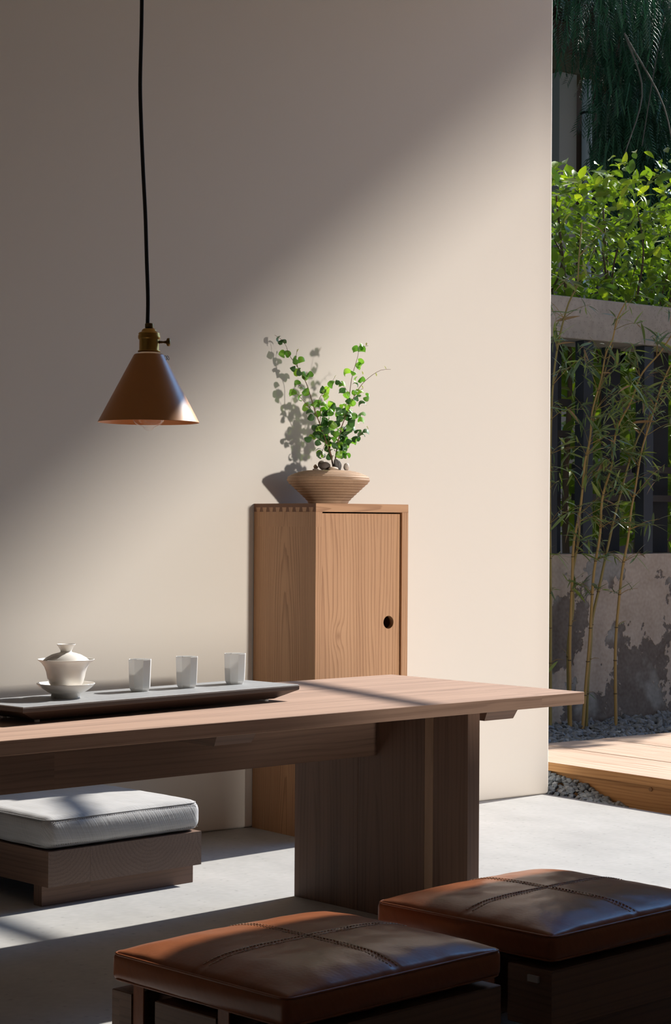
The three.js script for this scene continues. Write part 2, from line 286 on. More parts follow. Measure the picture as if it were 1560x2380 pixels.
// tapered tube through points
function taper(pts, r0, r1, seg = 6, n = 14) {
  const c = new THREE.CatmullRomCurve3(pts.map((p) => V(...p))), g = new THREE.TubeGeometry(c, n, 1, seg, false), p = g.attributes.position;
  for (let i = 0; i <= n; i++) { const o = c.getPointAt(i / n), r = mix(r0, r1, i / n); for (let k = 0; k <= seg; k++) { const j = i * (seg + 1) + k; p.setXYZ(j, o.x + (p.getX(j) - o.x) * r, o.y + (p.getY(j) - o.y) * r, o.z + (p.getZ(j) - o.z) * r); } }
  g.computeVertexNormals(); return g;
}
{ // broad-leaved hedge behind the screen
  const hedge = thing('hedge', [7.4, 0, -2.4], 0, 'sunlit broad-leaved green hedge rising behind the concrete beam', 'hedge');
  const O = [7.4, 0, -2.4];
  for (const [x, z, dx, h] of [[6.9, -2.2, 0.35, 2.5], [7.3, -2.5, -0.3, 2.7], [7.6, -2.1, 0.3, 2.6], [7.9, -2.5, -0.2, 2.8], [7.15, -2.05, -0.25, 2.7]])
    mesh('stem', taper([[x - O[0], -0.09, z - O[2]], [x - O[0] + dx * 0.3, h * 0.4, z - O[2]], [x - O[0] + dx * 0.5, h * 0.7, z - O[2] + 0.08], [x - O[0] + dx, h, z - O[2] + 0.1]], 0.028, 0.005), barkMat, hedge);
  for (let i = 0; i < 16; i++) {
    const x = rr(6.7, 8.1) - O[0], y = rr(1.6, 2.3), z = rr(-2.2, -1.95) - O[2];
    mesh('branch', taper([[x, y, z], [x + rr(-0.1, 0.1), y + 0.25, z + 0.05], [x + rr(-0.25, 0.25), y + rr(0.4, 0.6), z + rr(0, 0.15)]], 0.008, 0.002, 5, 8), barkMat, hedge);
  }
  const lg = [bladeGeo(0.085, 0.043, 0.15, 0.25), bladeGeo(0.07, 0.034, 0.3, 0.4), bladeGeo(0.095, 0.05, 0.1, 0.15), bladeGeo(0.055, 0.03, 0.4, 0.3)];
  const lm = [leafMat(0.40, 0.56, 0.012, 0.6), leafMat(0.24, 0.40, 0.012, 0.55), leafMat(0.52, 0.64, 0.02, 0.6), leafMat(0.08, 0.17, 0.02, 0.4)];
  const topAt = (x) => 2.94 + 0.12 * Math.sin(x * 5.2) + 0.1 * noise(x * 6, 2) + (x > 7.3 && x < 7.62 ? -0.12 : 0);
  for (let i = 0; i < 300; i++) {
    const x = rr(6.62, 7.95), top = topAt(x), y = i < 60 ? top - rr(-0.04, 0.12) : rr(2.08, top), z = rr(-2.0, -1.78) - (y - 2.1) * 0.08;
    const m = mesh('leaf', lg[i % 4], pick(lm), hedge); m.position.set(x - O[0], y, z - O[2]);
    m.rotation.set(rr(-1.1, 0.7), rr(-1.6, 1.6) + (rnd() < 0.3 ? 2.4 : 0), rr(-0.8, 0.8), 'YXZ'); const s = rr(0.75, 1.25); m.scale.setScalar(s);
  }
  const n = 8600, M = new THREE.Matrix4(), q = new THREE.Quaternion(), e = new THREE.Euler(0, 0, 0, 'YXZ');
  const im = new THREE.InstancedMesh(lg[1], leafMat(1, 1, 1, 0.5), n);
  for (let i = 0; i < n; i++) {
    const far = i >= 5600, x = far ? rr(8.5, 11) : rr(6.3, 8.6), y = far ? rr(0.2, 2.8) : i < 2000 ? rr(0.9, 2.1) : rr(2.0, topAt(x) - 0.03), z = far || i < 2000 ? rr(-3.1, -1.9) : -1.86 - 1.0 * Math.pow(rnd(), 1.3);
    M.compose(V(x - O[0], y, z - O[2]), q.setFromEuler(e.set(rr(-1.3, 0.9), rr(0, 6.28), rr(-1, 1))), V(1, 1, 1).multiplyScalar(far || i < 2000 ? rr(1.3, 2.1) : rr(0.7, 1.2)));
    im.setMatrixAt(i, M); const k = rr(0.5, 1.25); im.setColorAt(i, rgb(0.23 * k, 0.37 * k, 0.014 * k));
  }
  im.name = 'foliage'; im.userData.kind = 'stuff'; im.castShadow = im.receiveShadow = true; hedge.add(im);
}
{ // bamboo in front of the wall
  const C = [
    [[6.438, 0.03], [6.432, 0.429], [6.447, 0.727], [6.451, 0.918], [6.488, 1.099], [6.508, 1.293], [6.548, 1.416], [6.567, 1.544], [6.634, 1.707], [6.668, 1.83], [6.712, 1.899], [6.744, 2.008], [6.803, 2.096]],
    [[6.452, 0.03], [6.449, 0.445], [6.474, 0.602], [6.467, 0.766], [6.506, 0.937], [6.522, 1.108], [6.564, 1.276], [6.586, 1.425], [6.646, 1.658], [6.727, 1.881]],
    [[6.492, 0.03], [6.517, 0.214], [6.547, 0.425], [6.555, 0.579], [6.561, 0.765], [6.595, 0.957], [6.606, 1.131], [6.672, 1.297], [6.705, 1.458], [6.813, 1.615], [6.881, 1.741], [7.016, 1.857], [7.111, 1.959], [7.218, 2.063]],
    [[6.544, 0.03], [6.546, 0.239], [6.564, 0.424], [6.575, 0.54], [6.627, 0.702], [6.676, 0.868], [6.731, 1.045], [6.786, 1.199], [6.845, 1.347], [6.935, 1.498], [7.061, 1.618], [7.126, 1.683], [7.252, 1.806]],
    [[6.706, 0.03], [6.704, 0.253], [6.709, 0.436], [6.728, 0.628], [6.75, 0.809], [6.778, 0.928], [6.799, 1.077], [6.828, 1.179], [6.875, 1.359], [6.941, 1.513], [7.032, 1.73], [7.125, 1.863]],
    [[6.257, 0.03], [6.252, 0.637], [6.253, 1.244], [6.261, 1.649], [6.29, 1.854], [6.365, 2.059], [6.414, 2.128], [6.432, 2.273], [6.447, 2.439]]];
  const label = ['leaning golden bamboo culm at the far left of the clump, pressed against its twin', 'slender golden bamboo culm rising close beside its twin', 'bamboo culm bending over to the right at the top of the screen', 'bamboo culm slanting steeply right from the middle of the clump', 'solitary bamboo culm standing apart from the paired stems', 'thin bamboo culm half hidden by the end of the plaster wall'];
  const culmM = [std({ color: rgb(0.31, 0.205, 0.065), roughness: 0.5 }), std({ color: rgb(0.21, 0.17, 0.05), roughness: 0.5 })], nodeM = std({ color: rgb(0.12, 0.085, 0.04), roughness: 0.7 });
  const leafG = [bladeGeo(0.075, 0.0075, 0.12, 0.3, 4, 0.7), bladeGeo(0.06, 0.0065, 0.3, 0.3, 4, 0.7), bladeGeo(0.095, 0.011, 0.2, 0.25, 5, 0.7), bladeGeo(0.05, 0.005, 0.05, 0.4, 4, 0.7)];
  const leafM = [leafMat(0.16, 0.24, 0.055, 0.4), leafMat(0.28, 0.38, 0.07, 0.5), leafMat(0.10, 0.17, 0.07, 0.3), leafMat(0.27, 0.17, 0.08, 0.3)];
  C.forEach((pts, ci) => {
    const z0 = -1.36 + [0.0, -0.02, 0.03, 0.0, 0.04, 0.05][ci], b = pts[0];
    const t = thing('bamboo', [b[0], b[1], z0], 0, label[ci], 'bamboo', 'bamboo culms in front of the garden wall');
    const L = pts.map(([x, y]) => [x - b[0], y - b[1], 0.03 * noise(y * 1.2, ci * 3)]);
    mesh('culm', taper(L, 0.0085, 0.0035, 7, 60), culmM[ci % 2 ? 1 : 0], t);
    const c = new THREE.CatmullRomCurve3(L.map((p) => V(...p))), len = c.getLength(), n = Math.round(len / 0.165);
    for (let i = 1; i < n; i++) {
      const u = i / n, p = c.getPointAt(u), r = mix(0.0085, 0.0035, u) * 1.22;
      mesh('node', new THREE.TorusGeometry(r * 0.85, r * 0.28, 5, 8).rotateX(Math.PI / 2).translate(p.x, p.y, p.z), nodeM, t);
      const high = smooth(0.6, 1.15, p.y + b[1]), k = (p.y + b[1] < 0.55 ? (rnd() < 0.5 ? 1 : 0) : 2 + (rnd() < 0.6 ? 1 : 0) + (p.y + b[1] > 1.05 ? 1 : 0));
      for (let s = 0; s < k; s++) {
        const a = rr(0, 6.28), l = rr(0.08, 0.2) * (0.6 + 0.6 * high), d = V(Math.cos(a), rr(0.25, 0.9), Math.max(-0.15, Math.sin(a) * 0.55)).normalize();
        const e = p.clone().addScaledVector(d, l).add(V(0, -0.015, 0));
        mesh('twig', taper([[p.x, p.y, p.z], [p.x + d.x * l * 0.5, p.y + d.y * l * 0.55, p.z + d.z * l * 0.5], [e.x, e.y, e.z]], 0.0018, 0.0007, 4, 5), culmM[s % 2], t);
        const nl = p.y + b[1] < 0.6 ? (rnd() < 0.4 ? 1 : 0) : 2 + Math.floor(rnd() * 4 * high + high * 3.2);
        for (let w = 0; w < nl; w++) {
          const f = rr(0.5, 1), lp = p.clone().lerp(e, f), m = mesh('leaf', leafG[Math.floor(rnd() * 4)], rnd() < 0.07 ? leafM[3] : pick(leafM.slice(0, 3)), t);
          m.position.copy(lp); const h = rnd() < 0.5 ? rr(0.6, 2.2) : rr(-2.2, -0.6); m.rotation.set(rr(-0.9, 0.9), h * 0.9, rr(-1, 1), 'YXZ'); m.scale.setScalar(rr(0.75, 1.45));
        }
      }
    }
  });
}
{ // shade tree standing on the deck side, its boughs outside the picture; one long bough crosses the sun
  const t = thing('shade_tree', [9.4, -0.09, -1.15], 0, 'leafy garden tree beyond the deck whose bough reaches over the opening', 'tree');
  const o = (x, y, z) => [x - 9.4, y + 0.09, z + 1.15];
  mesh('trunk', taper([o(9.4, -0.09, -1.15), o(9.35, 1.6, -1.2), o(9.5, 3.2, -1.3), o(9.6, 4.6, -1.6)], 0.11, 0.05, 8), barkMat, t);
  mesh('bough', taper([o(9.48, 2.4, -1.25), o(7.6, 2.35, -1.2), o(6.68, 3.17, -0.05), o(7.0, 3.5, 0.6), o(7.32, 3.83, 1.25), o(7.7, 4.2, 2.1)], 0.045, 0.022, 7, 30), barkMat, t);
  const n = 5200, M = new THREE.Matrix4(), q = new THREE.Quaternion(), e = new THREE.Euler(), im = new THREE.InstancedMesh(bladeGeo(0.12, 0.06, 0.2, 0.3), leafMat(1, 1, 1, 0.3), n);
  for (let i = 0; i < n; i++) {
    const x = rr(8.6, 10.6), y = rr(0.3, 4.6), z = rr(-2.0, -0.98);
    M.compose(V(...o(x, y, z)), q.setFromEuler(e.set(rr(-2, 2), rr(0, 6.28), rr(-1, 1))), V(1, 1, 1).multiplyScalar(rr(0.8, 1.6)));
    im.setMatrixAt(i, M); im.setColorAt(i, rgb(0.05 * rr(0.7, 1.3), 0.12, 0.03));
  }
  im.name = 'foliage'; im.userData.kind = 'stuff'; im.castShadow = im.receiveShadow = true; t.add(im);
}
{ // house behind the hedge
  const h = thing('old_house', [12, 0, -8.3], 0, 'dim old house with pale pilaster and downpipe beyond the hedge', 'house');
  const dk = std({ color: rgb(0.12, 0.085, 0.07), roughness: 0.9 }), pale = std({ color: rgb(0.40, 0.37, 0.33), roughness: 0.9 }), black = std({ color: rgb(0.006, 0.006, 0.007), roughness: 0.9 });
  const P = (n, x0, x1, y0, y1, z0, z1, m) => mesh(n, box(x0 - 12, x1 - 12, y0, y1, z0 + 8.3, z1 + 8.3), m, h);
  // hollow: front wall with a tall doorway and a wide upper opening, rooms behind
  for (const [x0, x1, y0, y1] of [[6, 11.6, -0.1, 6.5], [12.83, 13.9, -0.1, 6.5], [16, 24, -0.1, 6.5], [11.6, 12.83, 5.35, 6.5], [13.9, 16, 5.3, 6.5], [13.9, 16, -0.1, 2.5]]) P('wall', x0, x1, y0, y1, -8.6, -8.3, dk);
  P('rear_wall', 6, 24, -0.1, 6.5, -13.2, -13, dk); P('end_wall', 6, 6.2, -0.1, 6.5, -13, -8.6, dk); P('end_wall', 23.8, 24, -0.1, 6.5, -13, -8.6, dk); P('upper_floor', 6, 24, 6.4, 6.5, -13, -8.6, dk);
  P('pilaster', 12.83, 13.06, -0.1, 5.35, -8.3, -8.0, pale);
  P('pilaster', 13.42, 13.62, -0.1, 4.9, -8.3, -8.05, std({ color: rgb(0.2, 0.19, 0.17), roughness: 0.9 }));
  mesh('downpipe', new THREE.CylinderGeometry(0.05, 0.05, 5.4, 14).translate(13.14 - 12, 2.6, 0.36), std({ color: rgb(0.42, 0.46, 0.48), roughness: 0.6 }), h);
  for (const y of [2.2, 4.98]) mesh('pipe_bracket', new THREE.TorusGeometry(0.055, 0.012, 6, 14).rotateX(Math.PI / 2).translate(13.14 - 12, y, 0.36), black, h);
  P('lintel', 11.4, 14.0, 5.35, 5.52, -8.3, -7.96, std({ color: rgb(0.11, 0.1, 0.06), roughness: 0.9 }));
  P('fascia', 11, 16, 5.52, 5.8, -8.3, -7.9, std({ color: rgb(0.10, 0.06, 0.05), roughness: 0.9 }));
  mesh('roof', new THREE.BoxGeometry(18, 0.16, 2.6).rotateX(0.35).translate(3, 6.15, 0.3), std({ color: rgb(0.03, 0.035, 0.04), roughness: 0.8 }), h);
}
{ // drooping conifer in front of that house
  const t = thing('conifer', [11.9, 0, -6.2], 0, 'dark drooping conifer hanging in front of the old house', 'tree');
  const o = (x, y, z) => [x - 11.9, y, z + 6.2];
  mesh('trunk', taper([o(12.6, -0.1, -6.4), o(12.5, 3, -6.4), o(12.3, 7.5, -6.2)], 0.14, 0.07, 8), barkMat, t);
  const paleTwig = std({ color: rgb(0.13, 0.11, 0.09), roughness: 0.8 });
  for (const [a, b, c] of [[[11.0, 4.9, -5.4], [11.1, 4.45, -5.3], [10.9, 3.9, -5.3]], [[10.9, 4.85, -5.3], [11.25, 4.3, -5.2], [11.4, 3.7, -5.2]], [[12.4, 5.6, -6.2], [11.6, 4.9, -5.6], [11.1, 4.0, -5.3]], [[12.4, 4.9, -6.2], [11.9, 4.3, -5.6], [11.6, 3.8, -5.4]], [[12.4, 5.2, -6.2], [12.2, 4.4, -5.6], [12.4, 3.9, -5.4]]])
    mesh('branch', taper([o(...a), o(...b), o(...c)], 0.009, 0.004, 5, 10), paleTwig, t);
  // a feather of needles hanging from a twig
  const f = []; for (let i = 0; i < 9; i++) for (const s of [-1, 1]) f.push(bladeGeo(0.075, 0.011, 0.25, 0.2, 2).rotateX(0.5).rotateY(s * 0.9).translate(0, -i * 0.028, 0));
  const g = mergeGeometries(f), n = 5600, M = new THREE.Matrix4(), q = new THREE.Quaternion(), e = new THREE.Euler(), im = new THREE.InstancedMesh(g, leafMat(1, 1, 1, 0.25), n);
  const sites = [[11.4, 5.7, -5.9, 0.9], [12.1, 5.5, -6.0, 0.9], [11.9, 4.6, -5.9, 0.7], [12.3, 4.2, -6.0, 0.7], [11.5, 4.1, -5.7, 0.45], [12.8, 5.2, -6.3, 0.8], [11.9, 3.6, -5.8, 0.6], [12.4, 3.5, -5.9, 0.6]];
  for (let i = 0; i < n; i++) {
    const s = sites[i % sites.length], a = rr(0, 6.28), r = s[3] * Math.sqrt(rnd()), y = s[1] + rr(-0.5, 0.45) * (0.6 + s[3]);
    M.compose(V(...o(s[0] + Math.cos(a) * r, y, s[2] + Math.sin(a) * r * 0.7)), q.setFromEuler(e.set(rr(-0.35, 0.35), rr(0, 6.28), rr(-0.35, 0.35))), V(1, 1, 1).multiplyScalar(rr(0.6, 1.2)));
    im.setMatrixAt(i, M); const k = rr(0.5, 1.4); im.setColorAt(i, rgb(0.03 * k, 0.13 * k, 0.06 * k));
  }
  im.name = 'foliage'; im.userData.kind = 'stuff'; im.castShadow = im.receiveShadow = true; t.add(im);
}
// ---------------------------------------------------------------- low table
const lathe = (pts, seg = 48) => new THREE.LatheGeometry(pts.map(([r, y]) => new THREE.Vector2(r, y)), seg);
const prism = (pts, depth, bevel = 0) => { const s = new THREE.Shape(); pts.forEach(([x, y], i) => i ? s.lineTo(x, y) : s.moveTo(x, y)); s.closePath(); return new THREE.ExtrudeGeometry(s, { depth: depth - 2 * bevel, bevelEnabled: !!bevel, bevelSize: bevel, bevelThickness: bevel, bevelSegments: 1, bevelOffset: -bevel }).translate(0, 0, bevel); };
const TY = 0.5767, TT = 0.0306, TYAW = 0.0806, TC = [3.4682, 1.6846];
const tx = V(Math.cos(TYAW), 0, -Math.sin(TYAW)), tz = V(Math.sin(TYAW), 0, Math.cos(TYAW));
// table coordinates: x along its length (0 at the garden end, negative inwards), z across it (0 at the front edge, negative towards the wall)
const onTable = (x, y, z) => V(TC[0], y, TC[1]).addScaledVector(tx, x).addScaledVector(tz, z);
{
  const LEN = 2.3, DEP = 0.707, c = onTable(-LEN / 2, 0, -DEP / 2), ox = LEN / 2, oz = DEP / 2;
  const t = thing('tea_table', [c.x, 0, c.z], TYAW, 'long low dark walnut tea table with slab legs', 'table');
  [[-DEP, -0.4675, walB, 0.3], [-0.4665, -0.2295, walA, 0.1], [-0.2285, 0, walB, 0.62]].forEach(([a, b, m, k]) =>
    mesh('top_board', grainUV(box(-LEN + ox, ox, TY - TT, TY, a + oz, b + oz, 0.0016), 'x', 2.6, 0.32, k, k * 1.7), m, t));
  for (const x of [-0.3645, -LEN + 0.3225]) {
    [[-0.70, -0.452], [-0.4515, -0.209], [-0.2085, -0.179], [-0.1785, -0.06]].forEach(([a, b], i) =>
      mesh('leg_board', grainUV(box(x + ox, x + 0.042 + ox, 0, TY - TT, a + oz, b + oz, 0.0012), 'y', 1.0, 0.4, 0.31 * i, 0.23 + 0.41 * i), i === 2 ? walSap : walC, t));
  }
  mesh('stretcher', grainUV(box(-LEN + 0.3645 + ox, -0.3645 + ox, 0.4075, TY - TT, -0.43 + oz, -0.3817 + oz, 0.0015), 'x', 1.0, 0.4, 0.2, 0.5), walC, t);  // darker walnut copy stands in for shade under the top
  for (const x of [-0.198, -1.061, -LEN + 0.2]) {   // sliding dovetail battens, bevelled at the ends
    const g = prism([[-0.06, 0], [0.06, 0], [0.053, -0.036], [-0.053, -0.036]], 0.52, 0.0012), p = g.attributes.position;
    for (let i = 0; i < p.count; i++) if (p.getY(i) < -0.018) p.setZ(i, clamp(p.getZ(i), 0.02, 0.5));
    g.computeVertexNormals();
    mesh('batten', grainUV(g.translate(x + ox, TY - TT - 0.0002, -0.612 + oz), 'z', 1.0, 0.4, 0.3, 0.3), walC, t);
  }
}
// ---------------------------------------------------------------- tray and tea things
const TRY = 0.615;
{
  const c = onTable(-1.146, TY, -0.336), yaw = TYAW + 0.0835;
  const t = thing('tea_tray', [c.x, TY, c.z], yaw, 'long dark tea tray with a grey stone top and tapered underside', 'tray');
  const a = 0.413, b = 0.0985, top = TRY - TY;
  // tapered wooden body: wide at the rim, drawn in below
  const ring = (x, z, y) => [[-x, y, -z], [x, y, -z], [x, y, z], [-x, y, z]];
  const lv = [ring(a - 0.055, b - 0.03, 0.006), ring(a - 0.001, b - 0.001, top - 0.0125), ring(a, b, top - 0.011), ring(a, b, top - 0.0035), ring(a - 0.001, b - 0.001, top - 0.003)].flat(), pos = [];
  const quad = (i, j, k, l) => [i, j, k, i, k, l].forEach((q) => pos.push(...lv[q]));
  for (let k = 0; k < 4; k++) for (let s = 0; s < 4; s++) { const i = k * 4 + s, j = k * 4 + (s + 1) % 4; quad(j, i, i + 4, j + 4); }
  quad(0, 1, 2, 3); quad(19, 18, 17, 16);
  const g = new THREE.BufferGeometry(); g.setAttribute('position', new THREE.Float32BufferAttribute(pos, 3)); g.setAttribute('uv', new THREE.Float32BufferAttribute(pos.filter((_, i) => i % 3 !== 1), 2)); g.computeVertexNormals();
  mesh('body', g, trayWood, t);
  const sg = box(-a + 0.001, a - 0.001, top - 0.003, top, -b + 0.001, b - 0.001, 0.0008), p = sg.attributes.position; for (let i = 0; i < p.count; i++) sg.attributes.uv.setXY(i, p.getX(i) / 0.9, p.getZ(i) / 0.45);
  mesh('stone_top', sg, slateMat, t);
  for (const x of [-1, 1]) for (const z of [-1, 1]) mesh('foot', new THREE.CylinderGeometry(0.006, 0.006, 0.0062, 12).translate(x * (a - 0.07), 0.0031, z * (b - 0.042)), porcelainCup, t);
}
{ // lidded bowl on its saucer
  const p = V(2.0925, TRY, 1.4599);
  const s = thing('saucer', [p.x, p.y, p.z], 0.3, 'white porcelain saucer under the lidded tea bowl', 'saucer');
  mesh('dish', lathe([[0.0001, 0.008], [0.029, 0.008], [0.030, 0], [0.0323, 0], [0.0322, 0.009], [0.044, 0.014], [0.056, 0.022], [0.0638, 0.0305], [0.0632, 0.0318], [0.0615, 0.0312], [0.052, 0.0235], [0.04, 0.0175], [0.03, 0.0145], [0.0001, 0.014]], 64), porcelain, s);
  const b = thing('lidded_tea_bowl', [p.x, p.y + 0.0142, p.z], 0.3, 'white porcelain lidded tea bowl standing on its saucer', 'tea bowl');
  mesh('bowl', lathe([[0.0001, 0.004], [0.02, 0.004], [0.021, 0], [0.0235, 0], [0.024, 0.004], [0.031, 0.009], [0.0375, 0.0185], [0.041, 0.03], [0.0432, 0.042], [0.0472, 0.053], [0.0535, 0.0618], [0.0605, 0.0676], [0.0624, 0.0694], [0.0618, 0.0702], [0.0595, 0.069], [0.052, 0.063], [0.0455, 0.054], [0.0415, 0.043], [0.039, 0.031], [0.034, 0.018], [0.02, 0.008], [0.0001, 0.007]], 72), porcelain, b);
  const lid = mesh('lid', lathe([[0.0001, 0.0805], [0.02, 0.079], [0.04, 0.073], [0.0505, 0.0652], [0.0512, 0.0662], [0.0505, 0.0675], [0.044, 0.0735], [0.032, 0.0800], [0.02, 0.0836], [0.0145, 0.0848], [0.0122, 0.0862], [0.0125, 0.0895], [0.0162, 0.0962], [0.0202, 0.1015], [0.0206, 0.1026], [0.0196, 0.1031], [0.0165, 0.1], [0.01, 0.096], [0.0001, 0.095]], 64), porcelain, b);
}
{ // three faceted cups
  const profile = [[0.0001, 0.0035], [0.019, 0.0035], [0.0192, 0], [0.0205, 0], [0.0245, 0.0075], [0.0251, 0.012], [0.0272, 0.0715], [0.0268, 0.0728], [0.0256, 0.0726], [0.0238, 0.014], [0.02, 0.008], [0.0001, 0.007]];
  const g = lathe(profile, 8).toNonIndexed(); g.computeVertexNormals();
  const spots = [[2.3123, 1.4122, 0.52, 'faceted white porcelain cup standing beside the lidded bowl on the tray'], [2.4516, 1.3946, 0.55, 'faceted white porcelain cup in the middle of the row of three on the tray'], [2.6069, 1.3678, 0.5, 'faceted white porcelain cup at the garden end of the tray']];
  for (const [x, z, r, label] of spots) { const m = mesh('tea_cup', g, porcelainCup); m.position.set(x, TRY, z); m.rotation.y = r; tag(m, label, 'cup', 'faceted cups on the tray'); }
}
// ---------------------------------------------------------------- cabinet
{
  const X0 = 3.6245, X1 = 4.004, Z1 = 0.3407, H = 1.064, T = 0.026, cx = (X0 + X1) / 2, Z0 = 0.003;
  const t = thing('cabinet', [cx, 0, 0], 0, 'tall narrow oak cabinet with dovetailed top and finger-hole door against the plaster wall', 'cabinet');
  const w = (X1 - X0) / 2;
  const sides = [-1, 1].map((sx) => mesh('side_panel', grainUV(box(sx < 0 ? -w : w - T, sx < 0 ? -w + T : w, 0, H - T, Z0, Z1, 0.0008), 'y', 1.1, 0.42, sx < 0 ? 0.1 : 0.6, sx < 0 ? 0.12 : 0.3), oakA, t));
  mesh('top_panel', grainUV(box(-w, w, H - T, H, Z0, Z1), 'x', 1.1, 0.42, 0.2, 0.72), [oakEnd, oakEnd, oakA, oakA, oakA, oakA], t);
  mesh('top_lip', grainUV(box(-w + 0.0005, w - 0.0005, H - 0.0004, H + 0.0006, Z0 + 0.0005, Z1 - 0.0005), 'x', 1.1, 0.42, 0.3, 0.4), oakA, t);
  mesh('bottom_panel', grainUV(box(-w + T, w - T, 0.02, 0.02 + T, Z0, Z1), 'x', 1.1, 0.42, 0.4, 0.5), oakA, t);
  mesh('back_panel', grainUV(box(-w + T, w - T, 0.02, H - T, Z0, Z0 + 0.008), 'y', 1.1, 0.42, 0.4, 0.5), oakA, t);
  // dovetails: the tails of each side board run up between the end-grain pins of the top
  sides.forEach((side, k) => {
    const sx = k ? 1 : -1, n = 9, pitch = (Z1 - Z0) / (n + 0.35);
    for (let i = 0; i < n; i++) {
      const zc = Z0 + pitch * (i + 0.675), a = 0.0118, b = 0.0082;
      const g = prism([[-a, 0.0145], [a, 0.0145], [b, 0], [-b, 0]], 0.002).rotateY(-Math.PI / 2).translate(sx < 0 ? -w + 0.0014 : w + 0.0006, H - T - 0.0002, zc);
      mesh('dovetail', grainUV(g, 'y', 1.1, 0.42, 0.1 + i * 0.07, 0.1 + i * 0.11), oakA, side);
    }
  });
  const s = new THREE.Shape(), dx0 = -w + T + 0.0012, dx1 = w - T - 0.003, dy0 = 0.024 + T, dy1 = H - T - 0.0045;
  s.moveTo(dx0, dy0); s.lineTo(dx1, dy0); s.lineTo(dx1, dy1); s.lineTo(dx0, dy1); s.closePath();
  const hole = new THREE.Path(); hole.absarc(3.9295 - cx, 0.681, 0.0208, 0, Math.PI * 2, true); s.holes.push(hole);
  const dg = new THREE.ExtrudeGeometry(s, { depth: 0.018, bevelEnabled: true, bevelSize: 0.0006, bevelThickness: 0.0006, bevelSegments: 1, bevelOffset: -0.0006, curveSegments: 40 }).translate(0, 0, Z1 - 0.0265);
  mesh('door', grainUV(dg, 'y', 1.1, 0.42, -0.02, 0.5), oakB, t);
}
// ---------------------------------------------------------------- bowl, pebbles, plant
const BX = 3.8038, BZ = 0.17, BY = 1.064;
{
  const pr = [[0.0001, 0.006], [0.055, 0.006]], outer = [[0.0627, 0], [0.072, 0.013], [0.088, 0.029], [0.106, 0.046], [0.122, 0.061], [0.1325, 0.0705], [0.1365, 0.0785], [0.1362, 0.0845], [0.1315, 0.0905], [0.1215, 0.0965], [0.106, 0.1025], [0.088, 0.1075], [0.068, 0.111]];
  const c = new THREE.CatmullRomCurve3(outer.map(([r, y]) => V(r, y, 0))), prof = [[0.0001, 0.002], [0.06, 0.0]];
  for (let i = 0; i <= 150; i++) { const p = c.getPointAt(i / 150), k = i / 150 * 15, f = k - Math.floor(k); const rel = 0.0032 * Math.pow(Math.sin(Math.PI * f), 0.4); prof.push([p.x - 0.0032 + rel, p.y]); }
  prof.push([0.0635, 0.1105], [0.064, 0.106], [0.0655, 0.102], [0.1, 0.09], [0.1, 0.088], [0.0001, 0.088]);
  const t = thing('ribbed_bowl', [BX, BY, BZ], 0, 'squat brown stoneware bowl with horizontal ribs on the cabinet', 'bowl');
  mesh('vessel', lathe(prof, 96), stoneware, t);
  mesh('soil', new THREE.CylinderGeometry(0.094, 0.094, 0.006, 40).translate(0, 0.0915, 0), std({ color: rgb(0.05, 0.035, 0.025), roughness: 1 }), t);
}
// position on the cabinet from the plant's own drawing grid (0.309 mm a step, origin at the bowl's axis and rim)
const S = 0.000309, camRight = V(Math.cos(0.6579), 0, Math.sin(0.6579)), camBack = V(-Math.sin(0.6579), 0, Math.cos(0.6579));
const grid = (x, y, d = 0) => V(BX, BY + 0.111, BZ).addScaledVector(camRight, (x - 745) * S).add(V(0, (1556 - y) * S, 0)).addScaledVector(camBack, d);
{
  const egg = (rx, ry, rz, k) => { const g = new THREE.SphereGeometry(1, 20, 14), p = g.attributes.position; for (let i = 0; i < p.count; i++) { const x = p.getX(i), y = p.getY(i), z = p.getZ(i), s = 1 + 0.1 * noise(x * 1.4 + k * 3, y * 1.4, z * 1.4); p.setXYZ(i, x * rx * s, y * ry * s, z * rz * s); } g.computeVertexNormals(); return g; };
  const tan = std({ color: rgb(0.40, 0.29, 0.20), roughness: 0.6 }), grey = std({ color: rgb(0.16, 0.12, 0.095), roughness: 0.65 }), pale = std({ color: rgb(0.45, 0.39, 0.33), roughness: 0.6 }), dark = std({ color: rgb(0.09, 0.065, 0.05), roughness: 0.7 });
  for (const [x, y, d, rx, ry, rz, m, label] of [
    [612, 1517, 0.01, 26, 24, 24, tan, 'small tan pebble at the outer edge of the bowl'], [675, 1492, -0.01, 46, 42, 40, grey, 'rounded grey-brown pebble behind the dark one in the bowl'],
    [708, 1515, 0.025, 66, 48, 50, dark, 'large dark pebble at the foot of the little tree'], [797, 1543, 0.04, 60, 24, 40, tan, 'flat tan pebble lying on the front rim of the bowl'],
    [936, 1518, 0.012, 32, 41, 30, pale, 'pale egg-shaped pebble standing upright in the bowl'], [610, 1550, 0.03, 36, 12, 26, grey, 'thin brown pebble lying low at the bowl rim']]) {
    const m2 = mesh('pebble', egg(rx * S, ry * S, rz * S, x), m); m2.position.copy(grid(x, y, d)); tag(m2, label, 'pebble', 'pebbles in the bowl');
  }
  const rg = new THREE.IcosahedronGeometry(1, 3), p = rg.attributes.position;
  for (let i = 0; i < p.count; i++) { const x = p.getX(i), y = p.getY(i), z = p.getZ(i), s = 1 + 0.35 * fbm(x * 2 + 9, y * 0.8, z * 2, 3); p.setXYZ(i, (x * 44 + (y > 0 ? -14 * y : -10 * y)) * S * s, y * 62 * S * s, z * 40 * S * s); }
  rg.computeVertexNormals();
  const rock = mesh('rock', rg, std({ color: rgb(0.13, 0.12, 0.115), roughness: 0.9 })); rock.position.copy(grid(842, 1500, 0.012)); tag(rock, 'jagged dark grey rock beside the stem of the little tree', 'rock');
}
